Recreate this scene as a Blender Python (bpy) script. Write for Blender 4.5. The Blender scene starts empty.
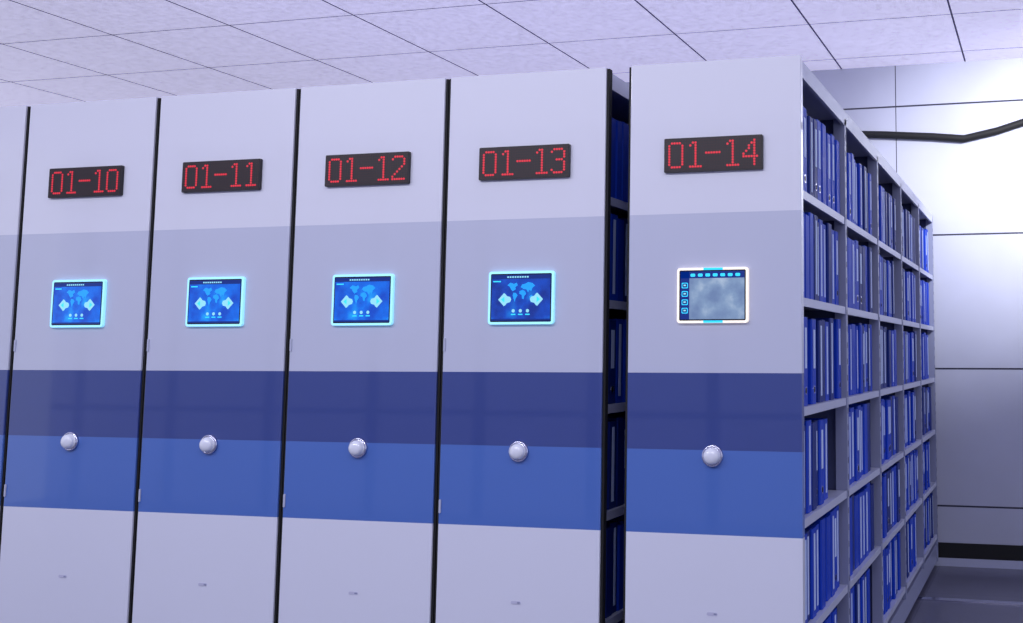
import bpy, bmesh, math, random
import numpy as np
from mathutils import Matrix, Vector
random.seed(7)
H=2.4; W=0.58; GAP=0.0889; SEAM=0.0219; PITCH=W+SEAM
Z1,Z2,Z3,Z4=1.888,1.370,1.132,0.8713
BAY=0.89; DEPTH=5*BAY; S0=0.4297; SP=0.3509
WALLY=4.50; CEIL=3.49
sc=bpy.context.scene
sc.view_settings.view_transform='Standard'
sc.view_settings.look='None'

def lin(c):
    return tuple(((v/255)/12.92 if v/255<=.04045 else ((v/255+.055)/1.055)**2.4) for v in c)+(1,)
def mat(name,rgb,rough=.5,metal=0,coat=0,emit=None,es=0,noise=0,nscale=8,spec=.5):
    m=bpy.data.materials.new(name); m.use_nodes=True; nt=m.node_tree; b=nt.nodes['Principled BSDF']
    c=lin(rgb); b.inputs['Base Color'].default_value=c
    b.inputs['Roughness'].default_value=rough; b.inputs['Metallic'].default_value=metal
    b.inputs['Coat Weight'].default_value=coat; b.inputs['Coat Roughness'].default_value=.12
    b.inputs['Specular IOR Level'].default_value=spec
    if emit: b.inputs['Emission Color'].default_value=lin(emit); b.inputs['Emission Strength'].default_value=es
    if noise:
        tc=nt.nodes.new('ShaderNodeTexCoord'); n=nt.nodes.new('ShaderNodeTexNoise'); n.inputs['Scale'].default_value=nscale; n.inputs['Detail'].default_value=5
        mr=nt.nodes.new('ShaderNodeMapRange'); mr.inputs['To Min'].default_value=1-noise; mr.inputs['To Max'].default_value=1+noise
        mx=nt.nodes.new('ShaderNodeVectorMath'); mx.operation='SCALE'; mx.inputs[0].default_value=c[:3]
        nt.links.new(tc.outputs['Object'],n.inputs['Vector']); nt.links.new(n.outputs['Fac'],mr.inputs['Value'])
        nt.links.new(mr.outputs[0],mx.inputs['Scale']); nt.links.new(mx.outputs[0],b.inputs['Base Color'])
    return m

# ---------- mesh builder
class MB:
    def __init__(s): s.v=[];s.f=[];s.m=[];s.mats=[]
    def mi(s,m):
        if m not in s.mats: s.mats.append(m)
        return s.mats.index(m)
    def box(s,x0,x1,y0,y1,z0,z1,m):
        n=len(s.v); s.v+=[(x,y,z) for x in (x0,x1) for y in (y0,y1) for z in (z0,z1)]
        s.f+=[(n,n+1,n+3,n+2),(n+4,n+6,n+7,n+5),(n,n+4,n+5,n+1),(n+2,n+3,n+7,n+6),(n,n+2,n+6,n+4),(n+1,n+5,n+7,n+3)]
        s.m+=[s.mi(m)]*6
    def prism(s,pts,y0,y1,m,axis='y'):
        n=len(s.v);k=len(pts)
        def P(a,b,c): return {'y':(a,c,b),'z':(a,b,c),'x':(c,a,b)}[axis]
        s.v+=[P(a,b,y0) for a,b in pts]+[P(a,b,y1) for a,b in pts]
        s.f.append(tuple(range(n,n+k))); s.f.append(tuple(range(n+2*k-1,n+k-1,-1)))
        for i in range(k):
            j=(i+1)%k; s.f.append((n+i,n+k+i,n+k+j,n+j))
        s.m+=[s.mi(m)]*(k+2)
    def mesh(s,name):
        me=bpy.data.meshes.new(name); me.from_pydata(s.v,[],s.f)
        for m in s.mats: me.materials.append(m)
        me.polygons.foreach_set('material_index',s.m); me.update()
        bm=bmesh.new(); bm.from_mesh(me); bmesh.ops.recalc_face_normals(bm,faces=bm.faces); bm.to_mesh(me); bm.free()
        return me
def obj(name,me,parent=None,loc=(0,0,0)):
    o=bpy.data.objects.new(name,me); sc.collection.objects.link(o); o.location=loc
    if parent: o.parent=parent
    return o
def rrect(cx,cz,w,h,r,n=5):
    pts=[]
    for sx,sz,a0 in ((1,1,0),(-1,1,90),(-1,-1,180),(1,-1,270)):
        for i in range(n+1):
            a=math.radians(a0+90*i/n); pts.append((cx+sx*(w/2-r)+r*math.cos(a),cz+sz*(h/2-r)+r*math.sin(a)))
    return pts

# ---------- materials
M_body=mat('steel_grey_paint',(140,145,178),.45,0,.1)
M_shelf=mat('shelf_enamel',(180,184,210),.4,0,.15)
M_inner=mat('inner_steel',(60,66,104),.6)
M_dark=mat('rubber_black',(8,8,14),.7)
M_led=mat('led_case',(26,17,28),.45)
M_red=mat('led_red',(150,20,30),.5,emit=(230,42,66),es=.72)
M_reddim=mat('led_unlit',(52,20,30),.5)
M_chrome=mat('chrome',(215,215,235),.12,1)
M_knob=mat('knob_acrylic',(225,228,245),.12,0,.6)
M_mark=mat('lock_plate',(190,190,218),.45)
M_bind=mat('binder_blue',(6,56,180),.5,0,0,noise=.25,nscale=3,spec=.25)
M_bind2=mat('binder_navy',(8,36,118),.5,0,0,spec=.25)
M_label=mat('label_paper',(190,205,240),.7,spec=.2)
M_page=mat('paper_block',(110,118,165),.9,spec=.1)
M_bez=mat('bezel_cyan_glow',(170,230,245),.4,emit=(140,222,250),es=.65)
M_bezw=mat('bezel_white_glow',(235,232,225),.4,emit=(255,238,215),es=.6)
M_cy=mat('ui_cyan',(20,150,200),.3,emit=(60,215,250),es=.9)
M_mid=mat('ui_sea_blue',(10,60,140),.3,emit=(30,165,245),es=.9)
M_wh=mat('ui_white',(60,60,60),.3,emit=(150,230,255),es=.95)
M_uid=mat('ui_navy',(4,10,40),.3,emit=(4,44,140),es=.8)
M_uib=mat('ui_black',(5,8,14),.3,emit=(4,8,20),es=.5)

def screen_mat(name,c0,c1,c2,scale,es,detail=6):
    m=bpy.data.materials.new(name); m.use_nodes=True; nt=m.node_tree; b=nt.nodes['Principled BSDF']
    b.inputs['Base Color'].default_value=(.01,.01,.02,1); b.inputs['Roughness'].default_value=.25
    tc=nt.nodes.new('ShaderNodeTexCoord'); n=nt.nodes.new('ShaderNodeTexNoise'); n.inputs['Scale'].default_value=scale; n.inputs['Detail'].default_value=detail
    r=nt.nodes.new('ShaderNodeValToRGB'); e=r.color_ramp.elements
    e[0].position=.34;e[0].color=lin(c0);e[1].position=.70;e[1].color=lin(c2);x=e.new(.52);x.color=lin(c1)
    nt.links.new(tc.outputs['Object'],n.inputs['Vector']); nt.links.new(n.outputs['Fac'],r.inputs[0]); nt.links.new(r.outputs[0],b.inputs['Emission Color'])
    b.inputs['Emission Strength'].default_value=es
    return m
M_scrB=screen_mat('screen_world_map',(0,72,200),(0,108,235),(20,170,255),14,1,4)
M_scrD=screen_mat('screen_world_map_dim',(2,46,150),(2,74,200),(10,130,235),14,.9,4)
M_scrG=screen_mat('screen_photo_view',(112,136,180),(134,160,198),(180,200,225),16,.9,12)

def banded():
    m=bpy.data.materials.new('end_panel_paint'); m.use_nodes=True; nt=m.node_tree; b=nt.nodes['Principled BSDF']
    tc=nt.nodes.new('ShaderNodeTexCoord'); sp=nt.nodes.new('ShaderNodeSeparateXYZ')
    d=nt.nodes.new('ShaderNodeMath'); d.operation='DIVIDE'; d.inputs[1].default_value=H
    r=nt.nodes.new('ShaderNodeValToRGB'); r.color_ramp.interpolation='CONSTANT'; e=r.color_ramp.elements
    cols=[(0,(216,218,238)),(Z4/H,(72,108,188)),(Z3/H,(50,68,138)),(Z2/H,(192,196,220)),(Z1/H,(220,221,238))]
    e[0].position=0;e[0].color=lin(cols[0][1]);e[1].position=cols[1][0];e[1].color=lin(cols[1][1])
    for p,c in cols[2:]:
        k=e.new(p);k.color=lin(c)
    nt.links.new(tc.outputs['Object'],sp.inputs[0]); nt.links.new(sp.outputs['Z'],d.inputs[0]); nt.links.new(d.outputs[0],r.inputs[0]); nt.links.new(r.outputs[0],b.inputs['Base Color'])
    b.inputs['Roughness'].default_value=.4; b.inputs['Coat Weight'].default_value=.75; b.inputs['Coat Roughness'].default_value=.04
    return m
M_panel=banded()

def make_panel():
    mb=MB(); mb.box(-W,0,0,.035,.04,H,M_panel); return mb.mesh('end_panel')
ME_panel=make_panel()
def make_carcass():
    mb=MB(); x0,x1=-W+.012,-.008; cx=-W/2
    y0=.036
    mb.box(x0+.01,x1-.01,y0,DEPTH,.035,.15,M_body)
    mb.box(x0,x1,y0,DEPTH,H-.035,H-.004,M_shelf)
    mb.box(x1-.012,x1,y0,DEPTH,H-.06,H-.035,M_shelf); mb.box(x0,x0+.012,y0,DEPTH,H-.06,H-.035,M_shelf)
    for i in range(6):
        y=i*BAY; a=y-.018; b=y+.018
        if i==0: a,b=y0,y0+.026
        if i==5: a,b=DEPTH-.02,DEPTH
        for s in (0,1):
            xa,xb=(x1-.045,x1) if s else (x0,x0+.045)
            mb.box(xa,xb,a,b,.15,H-.035,M_body)
            if i>0:
                for k in range(34):
                    z=.2+k*.063
                    xe=(x1-.0005,x1+.0006) if s else (x0-.0006,x0+.0005)
                    mb.box(xe[0],xe[1],(a+b)/2-.003,(a+b)/2+.003,z,z+.022,M_dark)
        mb.box(x0+.045,x1-.045,(a+b)/2-.006,(a+b)/2+.006,.15,H-.035,M_inner)
    for k in range(6):
        z=H-S0-k*SP
        if z<.16: continue
        for i in range(5):
            ya=i*BAY+.02+(.04 if i==0 else 0); yb=(i+1)*BAY-.02
            mb.box(x0+.012,cx-.012,ya,yb,z-.012,z,M_shelf); mb.box(cx+.012,x1-.012,ya,yb,z-.012,z,M_shelf)
            mb.box(x1-.012,x1-.003,ya,yb,z-.028,z,M_shelf); mb.box(x0+.003,x0+.012,ya,yb,z-.028,z,M_shelf)
    mb.box(cx-.004,cx+.004,y0,DEPTH,.15,H-.035,M_inner)
    mb.box(x0,x1,DEPTH,DEPTH+.012,.035,H,M_body)
    for y in (.6,3.4):
        for x in (-W+.1,-.1):
            pts=[(x+.045*math.cos(a*math.pi/8),.053+.045*math.sin(a*math.pi/8)) for a in range(16)]
            mb.prism(pts,y-.02,y+.02,M_dark)
    return mb.mesh('shelving_carcass')
ME_carc=make_carcass()
def add_binder(mb,y,w,z,xs,side,h,m,d=.225,lab=1):
    s=side
    c=.005
    pts=[(xs-s*.012,y),(xs-s*c,y),(xs,y+c),(xs,y+w-c),(xs-s*c,y+w),(xs-s*.012,y+w)]
    mb.prism(pts,z,z+h,m,'z')
    xa,xb=sorted((xs-s*.012,xs-s*d))
    mb.box(xa,xb,y,y+.0025,z,z+h,m); mb.box(xa,xb,y+w-.0025,y+w,z,z+h,m)
    mb.box(xa+.004,xb-.004,y+.004,y+w-.004,z+.004,z+h-.012,M_page)
    xa,xb=sorted((xs,xs+s*.0012))
    if lab:
        l0,l1=(.42,.88) if lab==1 else (.08,.94)
        e=.30 if lab==1 else .35
        mb.box(xa,xb,y+w*e,y+w*(1-e),z+h*l0,z+h*l1,M_label)
        if lab==1:
            r=w*.2; pr=[(y+w/2+r*math.cos(a*math.pi/5),z+h*.17+r*math.sin(a*math.pi/5)) for a in range(10)]
            mb.prism(pr,xa,xb,M_chrome,'x')
            r*=.7; pr=[(y+w/2+r*math.cos(a*math.pi/5),z+h*.17+r*math.sin(a*math.pi/5)) for a in range(10)]
            xa2,xb2=sorted((xs,xs+s*.0018)); mb.prism(pr,xa2,xb2,M_dark,'x')
def make_binders(seed):
    random.seed(seed); mb=MB()
    for side in (1,-1):
        xs=-.008-.018 if side==1 else -W+.012+.018
        for k in range(6):
            z=H-S0-k*SP+.0008
            for i in range(5):
                y=i*BAY+.03+(.035 if i==0 else 0); end=(i+1)*BAY-.03
                stop=end-random.choice((0,0,.02,.06,.12,.2))
                style=random.random()
                while True:
                    w=.085 if style<.4 else (.068 if style<.8 else .055)
                    w*=random.uniform(.95,1.05)
                    if y+w>stop: break
                    m=M_bind if random.random()<.7 else M_bind2
                    q=random.random(); lab=2 if q<.42 else (1 if q<.64 else 0)
                    h=random.choice((.285,.29,.29,.3))
                    add_binder(mb,y,w,z,xs+side*random.uniform(-.012,.004),side,h,m,lab=lab)
                    y+=w+.002
    return mb.mesh('file_binders')
ME_b=[make_binders(3),make_binders(11)]

G={'0':[".####."]+["#....#"]*8+[".####."],
'1':["..##..",".#.#.."]+["...#.."]*7+[".#####"],
'2':[".####.","#....#",".....#",".....#","....#.","...#..","..#...",".#....","#.....","######"],
'3':[".####.","#....#",".....#",".....#","..###.",".....#",".....#",".....#","#....#",".####."],
'4':["....#.","...##.","..#.#.","..#.#.",".#..#.","#...#.","######","....#.","....#.","....#."],
'8':[".####.","#....#","#....#","#....#",".####.","#....#","#....#","#....#","#....#",".####."],
'9':[".####.","#....#","#....#","#....#",".#####",".....#",".....#",".....#","#....#",".####."],
'-':["......"]*4+["######"]+["......"]*5}
def make_led(text):
    mb=MB(); cx=-W/2; z0,z1=2.029,2.142; w=.333
    mb.prism(rrect(cx,(z0+z1)/2,w,z1-z0,.004),-.012,-.0002,M_led)
    mb.prism(rrect(cx,(z0+z1)/2,w-.008,z1-z0-.008,.002),-.0126,-.012,M_led)
    px=.0090; pz=.0088; n=len(text); tw=(n*7-1)*px; xs=cx-tw/2; zt=(z0+z1)/2+5*pz
    lit=set()
    for ci,ch in enumerate(text):
        for r,row in enumerate(G[ch]):
            for c,v in enumerate(row):
                if v=='#': lit.add((ci*7+c,r))
    for c in range(-1,n*7):
        for r in range(-1,11):
            x=xs+(c+.5)*px; z=zt-(r+.5)*pz
            on=(c,r) in lit; s=.0040 if on else .0026
            mb.prism([(x+s*math.cos(t*math.pi/4),z+s*math.sin(t*math.pi/4)) for t in range(8)],-.0136 if on else -.0130,-.0126,M_red if on else M_reddim)
    return mb.mesh('led_display')
def blob(cx,cz,pts,s=1): return [(cx+a*s,cz+b*s) for a,b in pts]
CONT=[[(-.044,.032),(-.034,.040),(-.022,.036),(-.014,.040),(-.010,.032),(-.018,.026),(-.016,.020),(-.026,.014),(-.032,.020),(-.036,.028)],
[(-.024,.010),(-.016,.009),(-.010,.002),(-.016,-.008),(-.019,-.018),(-.023,-.008),(-.026,.002)],
[(.000,.026),(.004,.034),(.014,.036),(.024,.041),(.038,.038),(.046,.030),(.038,.024),(.034,.014),(.028,.018),(.024,.010),(.018,.020),(.010,.020)],
[(-.004,.014),(.006,.018),(.014,.014),(.018,.006),(.012,.000),(.010,-.010),(.005,-.008),(.003,.003),(-.004,.006)],
[(.028,-.002),(.036,.003),(.042,-.004),(.038,-.011),(.030,-.010)]]
def make_screen(kind):
    mb=MB(); cx=-W/2; cz=1.626; w,h=.238,.178
    bez=M_bezw if kind==1 else M_bez
    bw=.008
    mb.prism(rrect(cx,cz,w,h,.010),-.012,-.0002,bez)
    iw,ih=w-2*bw,h-2*bw; q=-.012
    mb.prism(rrect(cx,cz,iw,ih,.004),q-.0006,q,M_uib)
    sw,sh=iw-.008,ih-.008
    yb,yf=q-.0012,q-.0006
    y1,y0=q-.0012,q-.0017
    if kind!=1:
        mb.box(cx-sw/2,cx+sw/2,yb,yf,cz-sh/2,cz+sh/2,M_scrB if kind==0 else M_scrD)
        mb.box(cx-sw/2,cx+sw/2,y0,y1,cz+sh/2-.014,cz+sh/2,M_uid)
        for i in range(9):
            x=cx-.05+i*.009; mb.box(x,x+.006,y0-.0003,y0,cz+sh/2-.010,cz+sh/2-.005,M_wh)
        mb.box(cx-sw/2+.006,cx-sw/2+.034,y0-.0003,y0,cz+sh/2-.024,cz+sh/2-.020,M_cy)
        for c in CONT: mb.prism(blob(cx,cz+.006,c,1.12),y0,y1,M_mid)
        for s in (1,-1):
            X=lambda a:cx+s*(a*.88+.006)
            zz=lambda a:cz-.006+(a+.006)*.85
            pts=[(X(.086),zz(-.006)),(X(.062),zz(.020)),(X(.056),zz(.016)),(X(.050),zz(.008)),(X(.036),zz(.004)),(X(.032),zz(-.006)),(X(.036),zz(-.016)),(X(.050),zz(-.020)),(X(.056),zz(-.028)),(X(.062),zz(-.032))]
            mb.prism(pts,y0-.0004,y0,M_wh)
            pts=[(X(.074),zz(-.006)),(X(.060),zz(.006)),(X(.060),zz(-.018))]
            mb.prism(pts,y0-.0008,y0-.0004,M_cy)
        for i in range(3):
            x=cx-.026+i*.026
            mb.prism([(x+.006*math.cos(t*math.pi/4),cz-.044+.006*math.sin(t*math.pi/4)) for t in range(8)],y0,y1,M_wh)
            mb.box(x-.008,x+.008,y0,y1,cz-.058,cz-.054,M_cy)
        mb.box(cx-sw/2,cx+sw/2,y0,y1,cz-sh/2,cz-sh/2+.006,M_uid)
    else:
        mb.box(cx-sw/2,cx+sw/2,yb,yf,cz-sh/2,cz+sh/2,M_scrG)
        mb.box(cx-sw/2,cx-sw/2+.030,y0,y1,cz-sh/2,cz+sh/2,M_uid)
        mb.box(cx-sw/2,cx+sw/2,y0,y1,cz+sh/2-.022,cz+sh/2,M_uid)
        for i in range(7):
            x=cx-sw/2+.034+i*.025; mb.prism(rrect(x+.008,cz+sh/2-.012,.016,.010,.003,2),y0-.0004,y0,M_cy)
        for i in range(4):
            z=cz+sh/2-.045-i*.027; X=cx-sw/2+.015
            mb.prism(rrect(X,z,.021,.018,.003,2),y0-.0004,y0,M_cy)
            mb.prism(rrect(X,z,.016,.013,.003,2),y0-.0008,y0-.0004,M_uid)
            mb.box(X-.004,X+.004,y0-.0012,y0-.0008,z-.002,z+.003,M_wh)
        for zz in (cz+h/2-.0045,cz-h/2+.0045): mb.box(cx-.03,cx+.035,q-.0005,q,zz-.004,zz+.004,M_cy)
    return mb.mesh('touch_screen')
def make_knob():
    cx=-W/2; cz=1.117
    prof=[(0,.0002),(.0345,.0002),(.0345,.006),(.033,.009),(.0295,.0095),(.028,.007),(.0265,.007),(.026,.018),(.024,.024),(.018,.029),(.010,.032),(0,.033)]
    v=[];f=[];m=[];N=40
    for r,d in prof:
        for i in range(N):
            a=2*math.pi*i/N; v.append((cx+r*math.cos(a),-d,cz+r*math.sin(a)))
    for k in range(len(prof)-1):
        for i in range(N):
            j=(i+1)%N; f.append((k*N+i,k*N+j,(k+1)*N+j,(k+1)*N+i)); m.append(0 if k<6 else 1)
    me=bpy.data.meshes.new('knob'); me.from_pydata(v,[],f); me.materials.append(M_chrome); me.materials.append(M_knob)
    me.polygons.foreach_set('material_index',m)
    bm=bmesh.new(); bm.from_mesh(me); bmesh.ops.remove_doubles(bm,verts=bm.verts,dist=1e-6); bmesh.ops.recalc_face_normals(bm,faces=bm.faces)
    for q in bm.faces:q.smooth=True
    bm.to_mesh(me); bm.free()
    return me
ME_knob=make_knob(); ME_scr=[make_screen(0),make_screen(1),make_screen(2)]
def make_trim(right):
    mb=MB()
    for xa,xb in ((0.0002,.009),(-W-.009,-W-.0002))[0 if right else 1:]: mb.box(xa,xb,.008,.034,.05,H-.004,M_dark)
    return mb.mesh('rubber_seal')
ME_seal=[make_trim(0),make_trim(1)]
def make_latch():
    mb=MB()
    for z in (1.47,.93):
        mb.prism(rrect(-W+.006,z,.007,.045,.003),-.004,-.0002,M_shelf)
    return mb.mesh('edge_latches')
ME_latch=make_latch()
def make_mark():
    mb=MB(); cz=.63
    mb.prism(rrect(-W/2,cz,.035,.010,.005),-.0015,-.0002,M_mark); mb.prism(rrect(-W/2+.010,cz,.010,.005,.002),-.002,-.0015,M_body)
    return mb.mesh('key_lock')
ME_mark=make_mark()

for u in range(8,15):
    R=0 if u==14 else -W-GAP-(13-u)*PITCH
    e=bpy.data.objects.new('mobile_shelving_cabinet',None); sc.collection.objects.link(e); e.location=(R,0,0)
    p=obj('end_panel',ME_panel,e); bv=p.modifiers.new('bevel','BEVEL'); bv.width=.003; bv.segments=3
    obj('shelf_carcass',ME_carc,e)
    obj('led_display',make_led('01-%02d'%u),e)
    obj('touch_screen',ME_scr[1 if u==14 else (2 if u==13 else 0)],e)
    obj('knob',ME_knob,e); obj('key_lock',ME_mark,e)
    obj('rubber_seal',ME_seal[0 if u==14 else 1],e)
    if u<14: obj('edge_latches',ME_latch,e)
    obj('file_binders',ME_b[0 if u%2==0 else 1],None,(R,0,0))

# ---------- room
def grid_mat(name,base,line,sx,sy,ox,oy,ax,ay,tw,rough,coat,noise=.06,nscale=60,emit=0,cr=.15):
    m=bpy.data.materials.new(name); m.use_nodes=True; nt=m.node_tree; b=nt.nodes['Principled BSDF']; N=nt.nodes.new; L=nt.links.new
    tc=N('ShaderNodeTexCoord'); sp=N('ShaderNodeSeparateXYZ'); L(tc.outputs['Object'],sp.inputs[0])
    outs=[]
    for axn,s,o,tt in ((ax,sx,ox,tw[0]),(ay,sy,oy,tw[1])):
        a=N('ShaderNodeMath');a.operation='SUBTRACT';a.inputs[1].default_value=o;L(sp.outputs[axn],a.inputs[0])
        d=N('ShaderNodeMath');d.operation='PINGPONG';d.inputs[1].default_value=s/2;L(a.outputs[0],d.inputs[0])
        l=N('ShaderNodeMath');l.operation='LESS_THAN';l.inputs[1].default_value=tt/2;L(d.outputs[0],l.inputs[0]); outs.append(l)
    mx=N('ShaderNodeMath');mx.operation='MAXIMUM';L(outs[0].outputs[0],mx.inputs[0]);L(outs[1].outputs[0],mx.inputs[1])
    n=N('ShaderNodeTexNoise');n.inputs['Scale'].default_value=nscale;n.inputs['Detail'].default_value=4;L(tc.outputs['Object'],n.inputs['Vector'])
    mr=N('ShaderNodeMapRange');mr.inputs['From Min'].default_value=.3;mr.inputs['From Max'].default_value=.7;mr.inputs['To Min'].default_value=1-noise;mr.inputs['To Max'].default_value=1+noise;L(n.outputs['Fac'],mr.inputs['Value'])
    sc_=N('ShaderNodeVectorMath');sc_.operation='SCALE';sc_.inputs[0].default_value=lin(base)[:3];L(mr.outputs[0],sc_.inputs['Scale'])
    mix=N('ShaderNodeMix');mix.data_type='RGBA';L(mx.outputs[0],mix.inputs['Factor']);L(sc_.outputs[0],mix.inputs['A']);mix.inputs['B'].default_value=lin(line)
    L(mix.outputs['Result'],b.inputs['Base Color'])
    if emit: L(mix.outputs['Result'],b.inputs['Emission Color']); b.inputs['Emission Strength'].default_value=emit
    b.inputs['Roughness'].default_value=rough;b.inputs['Coat Weight'].default_value=coat;b.inputs['Coat Roughness'].default_value=cr
    return m
M_ceil=grid_mat('ceiling_tiles_added_glow',(222,218,242),(45,40,75),.885,.885,.235,3.33,'X','Y',(.012,.009),.8,0,.12,26,emit=.46)  # ordinary tiles with added emission, lifting the ceiling and filling the room
M_wall=grid_mat('wall_panels',(182,185,205),(36,36,56),1.22,.93,-.26,.40,'X','Z',(.006,.012),.35,.7,.05,2,cr=.22)
M_wallf=grid_mat('front_wall_panels',(205,208,230),(15,15,34),1.1,2.0,.15,.9,'X','Z',(.12,.05),.5,0,.03,2)
M_floor=grid_mat('floor_vinyl',(92,92,112),(70,70,95),1.2,1.2,0,0,'X','Y',(.006,.006),.35,.2,.05,6)
def slab(name,x0,x1,y0,y1,z0,z1,m):
    mb=MB(); mb.box(x0,x1,y0,y1,z0,z1,m); return obj(name,mb.mesh(name))
slab('floor',-9,5,-6,WALLY,-.1,0,M_floor)
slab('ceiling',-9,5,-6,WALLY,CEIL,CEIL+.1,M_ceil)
slab('wall_back',-9,5,WALLY,WALLY+.12,-.1,CEIL+.1,M_wall)
slab('wall_front',-9,5,-6.1,-5.98,-.1,CEIL+.1,M_wallf)
mb=MB(); mb.box(-9,5,WALLY-.012,WALLY-.0005,.055,.155,M_dark); mb.box(-9,5,WALLY-.014,WALLY-.0005,.0005,.055,M_shelf); obj('baseboard_back',mb.mesh('bb'))
mb=MB()
for y in (.6,3.4): mb.box(-8,2.5,y-.03,y+.03,.0005,.008,M_chrome)
obj('floor_rails',mb.mesh('floor_rails'))
cu=bpy.data.curves.new('dark_wall_bar','CURVE'); cu.dimensions='3D'; s=cu.splines.new('POLY')  # bent dark bar running along the back wall
pts=[(-1.6,3.03),(-.9,3.02),(-.35,2.985),(.0,2.955),(.22,2.93),(.45,2.975),(.62,3.025),(1.4,3.17),(1.9,3.25)]
s.points.add(len(pts)-1)
for i,(a,b) in enumerate(pts): s.points[i].co=(a,WALLY-.03,b,1)
cu.bevel_depth=.026; cu.bevel_resolution=3; cu.materials.append(M_dark)
sc.collection.objects.link(bpy.data.objects.new('dark_wall_bar',cu))

# ---------- light
w=bpy.data.worlds.new('World'); sc.world=w; w.use_nodes=True
w.node_tree.nodes['Background'].inputs[0].default_value=(.84,.87,1,1); w.node_tree.nodes['Background'].inputs[1].default_value=1.0
def area(name,loc,target,sx,sy,power,col):
    l=bpy.data.lights.new(name,'AREA'); l.shape='RECTANGLE'; l.size=sx; l.size_y=sy; l.energy=power; l.color=col
    o=bpy.data.objects.new(name,l); sc.collection.objects.link(o); o.location=loc
    o.rotation_euler=(Vector(target)-Vector(loc)).to_track_quat('-Z','Y').to_euler(); return o
area('added_front_fill',(-1.6,-3.0,3.45),(-1.6,-1.9,0),6,.5,150,(.95,.96,1))  # unseen fill light added to brighten the end panels
l=bpy.data.lights.new('added_wall_spot','SPOT'); l.energy=640; l.spot_size=math.radians(58); l.spot_blend=1; l.shadow_soft_size=.12; l.color=(.97,.98,1)  # unseen spot added to whiten the upper back wall
o=bpy.data.objects.new('added_wall_spot',l); sc.collection.objects.link(o); o.location=(1.7,2.3,3.3)
o.rotation_euler=(Vector((.6,WALLY,2.62))-o.location).to_track_quat('-Z','Y').to_euler()

# ---------- camera (fitted)
a,p,r=-.2488,.1063,-.0003547; F=1142; cx,cy=756.1,230.3
f=Vector((math.sin(a)*math.cos(p),math.cos(a)*math.cos(p),math.sin(p)))
r0=Vector((math.cos(a),-math.sin(a),0)); u0=r0.cross(f)
Rv=math.cos(r)*r0+math.sin(r)*u0; Uv=-math.sin(r)*r0+math.cos(r)*u0
cam=bpy.data.cameras.new('camera'); co=bpy.data.objects.new('camera',cam); sc.collection.objects.link(co)
C=Vector((.7489,-3.53,1.444))
co.matrix_world=Matrix(((Rv.x,Uv.x,-f.x,C.x),(Rv.y,Uv.y,-f.y,C.y),(Rv.z,Uv.z,-f.z,C.z),(0,0,0,1)))
cam.sensor_width=36; cam.lens=F/1023*36; cam.shift_x=(511.5-cx)/1023; cam.shift_y=(cy-311.5)/1023
cam.clip_start=.05; sc.camera=co
